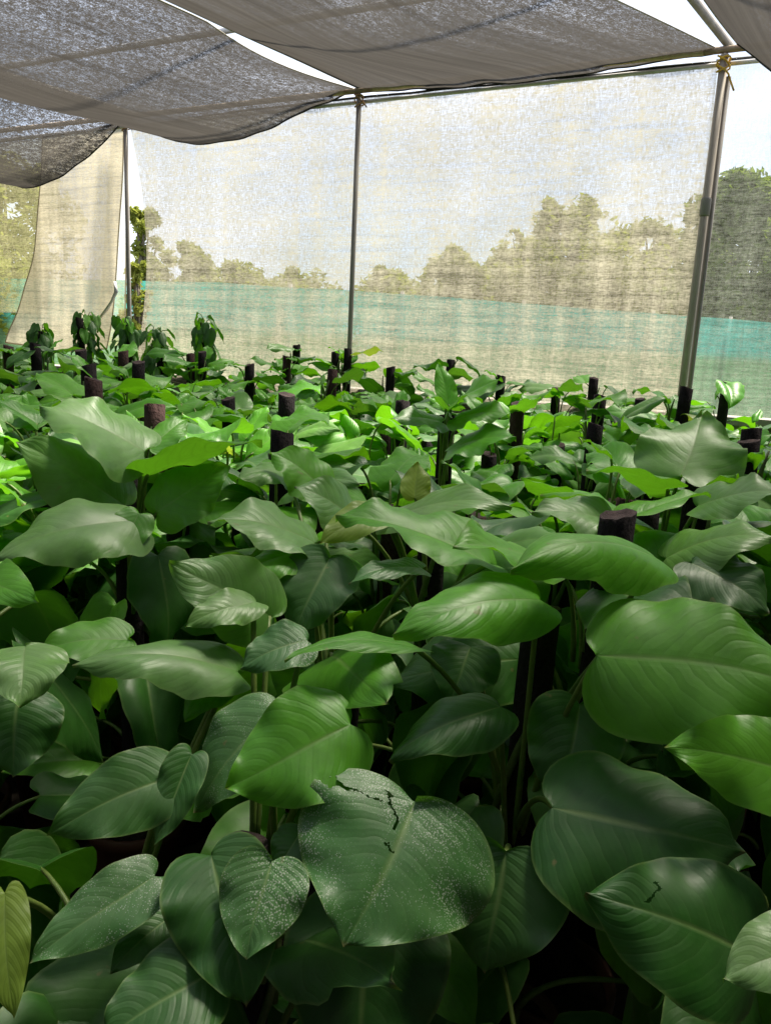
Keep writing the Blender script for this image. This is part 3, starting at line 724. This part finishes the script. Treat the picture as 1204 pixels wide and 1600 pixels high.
# poles that show in the photograph: (px, py of the pole top, width in px)
SHOW = [
 (940, 797, 55, 'plant with the widest dark pole top, right of centre among pale leaves', False),
 (1087, 750, 44, 'plant with a thick dark pole standing clear near the right edge', False),
 (1147, 688, 32, 'plant with a dark flared pole top behind the big upright pale leaf', False),
 (438, 674, 37, 'plant with a dark pole just in front of another dark pole left of centre', False),
 (446, 618, 26, 'plant with a square-topped dark pole behind a nearer dark pole left of centre', False),
 (227, 631, 33, 'plant with a stout brown pole top above the big left plant', True),
 (151, 591, 27, 'plant with a tall brown pole just in front of a black one at left', True),
 (145, 572, 24, 'plant with a black pole directly behind a brown one at left', False),
 (206, 566, 20, 'plant with a black pole beside a slimmer brown pole at left', False),
 (190, 548, 16, 'plant with a slim brown pole beside a black one at left', True),
 (63, 537, 16, 'plant with a short dark pole at far left below the bushy vines', False),
 (120, 545, 17, 'plant with a dark pole below the tallest hanging vine', False),
 (4, 540, 15, 'plant with a brown pole cut by the left edge', True),
 (620, 629, 23, 'plant with a rounded dark pole top at the centre behind pale leaves', False),
 (752, 660, 22, 'plant with a brown pole half hidden right of the spreading bright leaf', True),
 (814, 629, 22, 'plant with a tall brown pole right of centre with bare stalks below', True),
 (929, 617, 20, 'plant with a tall black pole and bare stalks below the wide net', False),
 (1060, 603, 20, 'plant with a black pole at the foot of the doubled post', False),
 (1004, 622, 15, 'plant with a slim dark pole left of the doubled post', False),
 (1136, 595, 15, 'plant with a dark pole in front of the teal fence', False),
 (968, 588, 13, 'plant with a bright ruffled top leaf standing against the wide net', False),
 (911, 603, 13, 'plant with a short black pole near the wide net, right of centre', False),
 (606, 549, 11.5, 'plant with a small black pole right against the net near the middle post', False),
 (607, 573, 14, 'plant with a black pole just in front of one against the net', False),
 (566, 550, 12, 'plant with a small dark pole just right of the middle post', False),
 (740, 563, 12.5, 'plant with a lone small black pole against the net right of the middle post', False),
 (783, 587, 14, 'plant with a tilted dark pole by the net right of the lone small pole', False),
 (448, 556, 13, 'plant with a small brown pole left of the middle post', True),
 (482, 541, 12, 'plant with a small dark pole close left of the middle post', False),
 (511, 577, 16, 'plant with a pinkish-brown pole end in front of the middle post', True),
 (391, 569, 15, 'plant with a dark pole among small bright leaves left of the middle post', False),
 (316, 550, 13, 'plant with a small dark pole below the right hanging vine', False),
 (301, 553, 13, 'plant with a small brown pole below the right hanging vine', True),
 (371, 622, 22, 'plant with a dark pole deep among leaves left of the square-topped pole', False),
 (925, 664, 25, 'plant with a dark pole in the gap below the tall black one', False),
 (1192, 672, 30, 'plant with a dark pole cut by the right edge', False),
]
for px, py, wd, lab, br in SHOW:
    put(px, py, wd, lab, br, leaves=25 if wd < 40 else 18, over=-.05 if wd > 18 else -.03, sc=.90)
for px, py, d, lab in ((135, 476, 6.3, 'tallest hanging vine with dark drooping leaves before the beige net'), (320, 482, 5.9, 'pointed climbing vine rising above the rows before the wide net'), (245, 500, 6.2, 'short bushy vine right of the slit post'), (62, 496, 6.3, 'bushy vine with drooping leaves at far left under the beige net'), (210, 488, 6.6, 'sparse sprouting vine at the foot of the slit post')):
    put(px, py, 1, lab, depth=d, style='hang', leaves=52, zlo=.90, over=.20, sc=.78, gp=False)

# ---- hero leaves of the nearest plants, laid out one by one
toward = {}
def hero_leaf(root, pole, h, base, tip, wpx, db, dt, mat, face=.55, side=0.0, under=False, bend=.5, fold=.15, wave=.07, curl=.05, twist=None, skew=0.0, seed=1, hole=None, label=None, znode=None, cup=.0, lobe=.20, hi=False):
    if twist is None: twist = random.Random(seed * 3).uniform(-.4, .4)
    B = P(base[0], base[1], db); Tp = P(tip[0], tip[1], dt)
    y = (Tp - B); Lc = y.length; y.normalize()
    cen = (B + Tp) / 2; tc = (CAM - cen).normalized()
    hint = tc * face + UPW * (1 - abs(face)) + rt * side
    if under: hint = -hint
    z = (hint - y * hint.dot(y)).normalized(); x = y.cross(z)
    fs_ = max(.3, (x - tc * x.dot(tc)).length)
    W = wpx / F * (db + dt) / 2 / fs_
    nu, nv = (150, 64) if hole else ((30, 9))
    vs, fs, uvs, t0 = blade(1.0, W / Lc, bend, fold, wave, curl, twist, skew, seed, nu, nv, lobe, hole, cup)
    yl = t0.normalized(); zl = (Vector((0, 0, 1)) - yl * yl.z).normalized(); xl = yl.cross(zl)
    Ml = Matrix((xl, yl, zl)); Mw = Matrix((x, y, z)).transposed(); k = Lc / t0.length
    o0 = root.location
    vs = [Mw @ (Ml @ v) * k + B - o0 for v in vs]
    lf = link('leaf', mesh('leaf', vs, fs, True, uvs), mat, root)
    if label: lf['label'] = label
    b = B - o0; zn = znode if znode is not None else max(.25, min(h - .05, b.z - .2 - .12 * rnd.random()))
    dirp = Vector((b.x, b.y, 0)); dirp = dirp.normalized() if dirp.length > .01 else Vector((1, 0, 0))
    a = dirp * .032 + Vector((0, 0, zn)); mid = a.lerp(b, .45) + Vector((0, 0, .06)) - dirp * .01
    link('leaf_stalk', mesh('leaf_stalk', *tube_data(bez(a, mid, b - Mw @ (Ml @ Vector((0, -.004, .003))), 10), [.0052] * 4 + [.0042] * 7, 8)), M['stalk'], lf)
    return lf
HP = {}
def hero_plant(key, px, py, d, label, h=None, brown=False, fill=12, fz=(.25, .75)):
    p = P(px, py, d); hh = h or p.z; placed.append((p.x, p.y))
    e = plant(flat(p, 0), hh, label, int(abs(px) * 3 + 1), brown, leaves=0)
    for c in list(e.children):
        if c.name.startswith('leaf'):
            for k in list(c.children): bpy.data.objects.remove(k)
            bpy.data.objects.remove(c)
    r = random.Random(int(abs(px)) + 5); az = r.uniform(0, 6)
    for i in range(fill):
        az += 2.4; z = fz[0] + (fz[1] - fz[0]) * (i + .5) / fill
        add_leaf(e, r, 'low' if r.random() < .7 else 'mid', az, z, r.uniform(.9, 1.15), M['leaf_dark'] if r.random() < .75 else M['leaf'])  # low filler mostly in the darker green, shade painted in
    HP[key] = (e, hh)
hero_plant('C', 835, 935, 1.22, 'large front plant with bare upright stalks and a torn speckled leaf', fill=11, fz=(.2, .72))
hero_plant('RE', 1330, 860, 1.05, 'front plant at the right edge reaching in with big leaves', fill=12, fz=(.2, .7))
hero_plant('BL', 400, 1010, 1.0, 'front plant low at left with dark speckled leaves', h=.74, fill=12, fz=(.15, .62))
hero_plant('LB', 150, 1120, .98, 'front plant in the bottom left shade', h=.62, fill=11, fz=(.15, .55))
hero_plant('L', 203, 712, 1.75, 'tall leafy plant at left spreading wide glossy leaves above its neighbours', fill=12, fz=(.3, .85))
hero_plant('LE', -120, 860, 1.25, 'front plant at the left edge with leaves reaching into view', fill=14, fz=(.2, .8))
hero_plant('ML', 530, 880, 1.38, 'plant left of centre with curling leaves and a drooping dark one', fill=14, fz=(.25, .85), h=.82)
hero_plant('MC', 690, 800, 1.6, 'plant at the centre with a pale yellow upright young leaf', fill=12, fz=(.3, .85), h=1.08)
hero_plant('RM', 1040, 760, 1.8, 'plant at right with a big pale leaf pointing up', fill=12, fz=(.3, .85), h=1.08)
hero_plant('FAN', 695, 652, 2.67, 'plant with a broad dark pole under a fan of bright leaves at the centre', fill=16, fz=(.35, .92))
D, G, Bf, Sp, Gy, Ye = 'leaf_dark', 'leaf', 'leaf_bright', 'leaf_spot', 'leaf_grey', 'leaf_yellow'
def seg(x, y, a, b):
    dx, dy = b[0] - a[0], b[1] - a[1]; k = max(0, min(1, ((x - a[0]) * dx + (y - a[1]) * dy) / (dx * dx + dy * dy)))
    return math.hypot((x - a[0] - dx * k), (y - a[1] - dy * k)), k
def torn(x, y):
    x *= .6                                                        # half-width against length
    j = .022 * mnoise.noise(Vector((x * 16, y * 16, 2))) + .008 * mnoise.noise(Vector((x * 60, y * 60, 5)))
    for a, b, w0, w1 in (((.70, -.01), (.36, .04), .085, .016), ((.34, .035), (.20, .03), .012, .003), ((.66, .22), (.50, .18), .06, .006), ((.05, .02), (.09, .15), .016, .003), ((.44, -.10), (.36, -.05), .03, .004), ((.03, .22), (.06, .30), .007, .004), ((-.02, .36), (.06, .345), .004, .008), ((.06, .345), (.075, .31), .005, .002)):
        d, k = seg(x + j, y + j * .8, a, b)
        if d < w0 + (w1 - w0) * k: return True
    return False
def nick(x, y):
    x *= .6; j = .02 * mnoise.noise(Vector((x * 18, y * 18, 6)))
    return any(seg(x + j, y + j, a, b)[0] < .006 for a, b in (((.10, .66), (.20, .70)), ((.20, .70), (.22, .67))))
D, G, Bf, Sp, Gy, Ye = 'leaf_dark', 'leaf', 'leaf_bright', 'leaf_spot', 'leaf_grey', 'leaf_yellow'
def torn(s, t):
    j = .05 * mnoise.noise(Vector((s * 8, t * 14, 2))) + .02 * mnoise.noise(Vector((s * 30, t * 40, 5)))
    if s > .30 and abs(t - .105 - .10 * (s - .3) + j) < .007 + .075 * max(0, s - .5): return True      # long rip across the lobe
    if s > .86 + j * 2 and t < .17: return True                                                # chewed lobe edge
    if abs(s - .26 + (t - .06) * 1.2 + j * 1.4) < .020 and .02 < t < .17: return True
    if abs(s - .10 + (t - .20) * .7 + j) < .012 and .17 < t < .255: return True
    if abs(t - .375 + (s - .06) * .22 + j * .6) < .007 and .0 < s < .13: return True
    if abs(s - .07 + (t - .36) * 1.0 + j * .4) < .008 and .345 < t < .385: return True
    return False
def nick(s, t):
    j = .04 * mnoise.noise(Vector((s * 11, t * 11, 6)))
    return abs(t - .72 + s * .25 + j) < .010 and .1 < s < .42
HL = [
 ('ML', (505, 765), (422, 706), 74, 1.72, 1.70, G, dict(face=.45, bend=.5, seed=70)),
 ('ML', (455, 742), (368, 750), 50, 1.75, 1.66, Gy, dict(face=.35, bend=.8, curl=.15, seed=71)),
 ('FAN', (702, 640), (784, 592), 36, 2.6, 2.5, Bf, dict(face=.2, bend=.4, fold=.3, seed=60)),
 ('FAN', (698, 640), (650, 604), 40, 2.6, 2.5, Bf, dict(face=.3, bend=.5, seed=61)),
 ('FAN', (700, 632), (684, 566), 34, 2.65, 2.7, Bf, dict(face=.6, bend=.2, fold=.3, seed=62)),
 ('FAN', (712, 655), (795, 650), 44, 2.55, 2.45, G, dict(face=.35, bend=.7, seed=63)),
 ('FAN', (698, 705), (806, 682), 46, 2.5, 2.4, Bf, dict(face=.3, bend=.6, seed=64)),
 ('FAN', (690, 660), (610, 655), 40, 2.6, 2.5, Gy, dict(face=.4, bend=.6, seed=65)),
 # plant, base px, tip px, width px, depth base, depth tip, material, options
 ('C', (845, 938), (612, 992), 118, 1.12, 1.02, Bf, dict(face=.55, bend=.7, fold=.1, curl=.16, seed=1, side=-.1, znode=.60)),
 ('C', (1025, 872), (798, 890), 120, 1.15, 1.0, G, dict(face=.42, bend=.6, fold=.05, curl=.22, seed=2, cup=.15, znode=.66)),
 ('C', (930, 1024), (1285, 1085), 232, 1.02, .93, G, dict(face=.62, bend=.5, fold=.08, curl=.12, seed=3, lobe=.17, znode=.62)),
 ('C', (862, 1262), (1165, 1332), 250, .98, .92, D, dict(face=.55, bend=.6, fold=-.05, curl=.16, seed=4)),
 ('RE', (1275, 1215), (1038, 1168), 150, .86, .86, Bf, dict(face=.7, bend=.4, fold=.12, seed=5)),
 ('RE', (1185, 1500), (914, 1394), 225, .80, .80, D, dict(face=.8, bend=.5, fold=.10, curl=.12, seed=6, hole=nick)),
 ('RE', (1300, 1475), (1128, 1530), 130, .72, .70, Gy, dict(face=.7, bend=.4, seed=7)),
 ('C', (648, 1252), (537, 1480), 330, .95, .84, Sp, dict(face=.62, bend=.5, fold=.10, curl=.10, seed=8, hole=torn, lobe=.17, side=.15, znode=.42, label='torn leaf spattered with white specks')),
 ('C', (790, 1330), (757, 1522), 215, .97, .93, D, dict(face=.45, bend=.5, seed=9)),
 ('BL', (585, 1405), (560, 1720), 262, 1.02, .90, D, dict(face=.65, bend=.5, fold=.1, seed=10)),
 ('BL', (548, 1132), (352, 1232), 182, 1.0, .93, Bf, dict(face=.75, bend=.4, fold=.12, seed=11, label='broad fresh green leaf')),
 ('BL', (432, 1112), (306, 1270), 118, 1.02, .98, Sp, dict(face=.7, bend=.6, seed=12, side=-.3, label='leaf mottled with white specks')),
 ('C', (782, 1104), (606, 1190), 92, 1.06, 1.0, D, dict(face=.4, bend=.9, curl=.2, seed=13, znode=.5)),
 ('C', (655, 1012), (444, 1032), 40, 1.12, 1.0, G, dict(face=.1, bend=.7, curl=.1, seed=14)),
 ('LB', (372, 1048), (113, 1040), 86, 1.1, 1.0, Gy, dict(face=.35, bend=.7, curl=.2, seed=15)),
 ('LB', (360, 1052), (288, 1128), 60, 1.12, 1.05, G, dict(face=.4, bend=.9, curl=.2, seed=115)),
 ('LE', (40, 1010), (30, 1106), 130, 1.0, .93, Gy, dict(face=.5, bend=.8, seed=16)),
 ('LE', (30, 1085), (20, 1215), 140, 1.02, .98, D, dict(face=.6, bend=.5, seed=17)),
 ('LE', (200, 1000), (60, 1020), 70, 1.15, 1.1, G, dict(face=.4, bend=.6, seed=117)),
 ('LB', (275, 1212), (74, 1306), 122, .97, .90, D, dict(face=.72, bend=.5, seed=18, fold=.14)),
 ('LB', (300, 1178), (240, 1322), 70, .98, .93, D, dict(face=.5, bend=.5, fold=.5, seed=19)),
 ('LB', (242, 1368), (46, 1506), 104, .90, .82, Sp, dict(face=.7, bend=.4, seed=20)),
 ('BL', (330, 1335), (385, 1575), 178, .90, .82, D, dict(face=.7, bend=.6, seed=21, fold=.2, side=-.1)),
 ('BL', (425, 1345), (385, 1500), 138, .88, .82, Sp, dict(face=.65, bend=.5, seed=22)),
 ('LB', (272, 1428), (172, 1522), 72, .92, .86, D, dict(face=.6, bend=.5, seed=23)),
 ('LB', (330, 1520), (150, 1640), 150, .84, .78, D, dict(face=.6, bend=.5, seed=24)),
 ('LB', (8, 1395), (22, 1592), 74, .80, .76, Ye, dict(face=.6, bend=.5, seed=25, label='yellowing olive leaf')),
 ('BL', (470, 1300), (430, 1360), 70, .95, .92, D, dict(face=.5, bend=.5, seed=26)),
 ('BL', (480, 1000), (375, 1045), 78, 1.1, 1.06, Sp, dict(face=.5, bend=.5, seed=27)),
 ('L', (226, 706), (62, 634), 96, 1.68, 1.62, Gy, dict(face=.30, bend=.6, fold=.1, seed=30, side=-.3)),
 ('L', (195, 790), (25, 690), 112, 1.66, 1.55, Gy, dict(face=.55, bend=.7, seed=31, curl=.15)),
 ('L', (228, 742), (410, 690), 62, 1.65, 1.55, Bf, dict(face=-.25, bend=.3, fold=.5, seed=32, wave=.06)),
 ('L', (244, 800), (360, 728), 90, 1.62, 1.66, G, dict(face=.55, bend=.3, fold=.05, seed=33)),
 ('L', (215, 812), (-15, 878), 105, 1.5, 1.35, Gy, dict(face=.42, bend=.8, seed=34, curl=.15)),
 ('L', (218, 802), (172, 882), 62, 1.5, 1.45, G, dict(face=.6, bend=.4, seed=35)),
 ('LE', (-70, 905), (62, 942), 95, 1.2, 1.1, Bf, dict(face=.5, bend=.6, seed=36)),
 ('L', (170, 700), (150, 800), 90, 1.72, 1.68, G, dict(face=.3, bend=.4, seed=37)),
 ('L', (235, 700), (292, 655), 50, 1.8, 1.9, G, dict(face=.3, bend=.5, seed=137)),
 ('ML', (492, 848), (324, 815), 88, 1.35, 1.25, Gy, dict(face=.38, bend=.6, seed=38, side=-.15)),
 ('BL', (425, 965), (264, 880), 130, 1.18, 1.12, Gy, dict(face=.7, bend=.5, seed=39, fold=.2)),
 ('BL', (400, 940), (290, 980), 60, 1.15, 1.08, Gy, dict(face=.5, bend=.7, seed=139)),
 ('ML', (470, 862), (333, 930), 62, 1.3, 1.2, Bf, dict(face=.25, bend=.6, seed=40, curl=.2)),
 ('ML', (515, 872), (460, 995), 118, 1.28, 1.22, D, dict(face=.55, bend=.6, seed=41, fold=.3)),
 ('ML', (660, 888), (544, 912), 40, 1.25, 1.18, Sp, dict(face=.3, bend=.7, seed=42)),
 ('ML', (765, 882), (524, 804), 66, 1.3, 1.3, G, dict(face=.15, bend=.5, fold=.45, seed=43)),
 ('MC', (605, 812), (800, 792), 52, 1.5, 1.4, Gy, dict(face=.3, bend=.9, seed=44)),
 ('MC', (560, 820), (460, 760), 75, 1.55, 1.5, Gy, dict(face=.4, bend=.7, seed=45)),
 ('MC', (600, 800), (500, 850), 60, 1.5, 1.42, Ye, dict(face=.5, bend=.6, seed=145)),
 ('MC', (648, 778), (652, 722), 48, 1.55, 1.58, Ye, dict(face=.8, bend=.1, fold=.4, seed=46, label='pale yellow upright young leaf')),
 ('MC', (735, 870), (905, 845), 70, 1.4, 1.28, Gy, dict(face=.4, bend=.7, seed=47, curl=.2)),
 ('MC', (800, 850), (880, 880), 80, 1.36, 1.26, G, dict(face=.5, bend=.7, seed=147)),
 ('RM', (955, 822), (1110, 772), 50, 1.4, 1.45, Bf, dict(face=-.15, bend=.3, fold=.5, seed=48)),
 ('RM', (1040, 872), (1215, 840), 80, 1.35, 1.25, Gy, dict(face=.35, bend=.8, seed=49, curl=.15)),
 ('RM', (1062, 745), (1096, 650), 160, 1.62, 1.75, Gy, dict(face=.6, bend=.4, seed=50, fold=.1, wave=.08, label='big pale leaf pointing up')),
 ('RM', (1045, 765), (915, 735), 60, 1.6, 1.5, Bf, dict(face=-.3, bend=.5, seed=51, fold=.2)),
 ('RM', (1090, 790), (1230, 770), 62, 1.5, 1.4, Gy, dict(face=.35, bend=.6, seed=52)),
 ('RM', (960, 815), (830, 800), 70, 1.5, 1.45, Gy, dict(face=.4, bend=.6, seed=53)),
 ('C', (1080, 880), (1200, 960), 90, 1.28, 1.2, D, dict(face=.4, bend=.6, seed=54)),
 ('C', (905, 1100), (870, 1260), 150, 1.12, 1.08, D, dict(face=.6, bend=.5, seed=55)),
 ('C', (735, 1010), (700, 1100), 110, 1.3, 1.25, D, dict(face=.5, bend=.5, seed=56)),
]
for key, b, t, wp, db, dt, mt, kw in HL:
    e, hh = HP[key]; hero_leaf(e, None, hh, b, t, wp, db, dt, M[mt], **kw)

# ---- the other plants of the packed rows
def region(x, y):
    q = Vector((x, y, .9)) - CAM; dd = q.dot(fwd); px = 602 + F * q.dot(rt) / dd; py = 800 - F * q.dot(up) / dd
    return px, py, dd
LBL = {}
for gy in range(60):
    for gx in range(-40, 40):
        x = gx * .295 + (.147 if gy % 2 else 0) + rnd.uniform(-.05, .05); y = .35 + gy * .28 + rnd.uniform(-.05, .05)
        px, py, dd = region(x, y)
        if dd < 1.55: continue
        if (Vector((x, y, 0)) - flat(mR, 0)).dot(wn) > -.40: continue
        if not (-200 < px < 1404): continue
        if not free(x, y, .235): continue
        placed.append((x, y))
        h = rnd.uniform(.93, 1.05)
        where = 'leaves' 
        if dd > 4.2: row = 'farthest rows by the nets'
        elif dd > 2.6: row = 'middle rows'
        else: row = 'nearer rows'
        side = 'left of the slit post' if px < 200 else ('between the slit and middle posts' if px < 550 else ('between the middle and right posts' if px < 1070 else 'right of the doubled post'))
        plant(Vector((x, y, 0)), h, 'leafy plant hiding its pole, %s, %s' % (row, side), rnd.randrange(99999), rnd.random() < .3, leaves=23, over=.08, sc=rnd.uniform(.80, .95), bright=.08)
print('DBG plants', len(placed), 'objects', len(bpy.data.objects))

# ------------------------------------------------------------------ render settings
S.view_settings.view_transform = 'Standard'; S.view_settings.look = 'None'; S.view_settings.gamma = 1
S.view_settings.exposure = 1.75
cy = S.cycles
cy.max_bounces = 8; cy.diffuse_bounces = 4; cy.glossy_bounces = 3; cy.transmission_bounces = 6; cy.transparent_max_bounces = 16
cy.use_denoising = True; cy.sample_clamp_indirect = 6; cy.caustics_reflective = False; cy.caustics_refractive = False
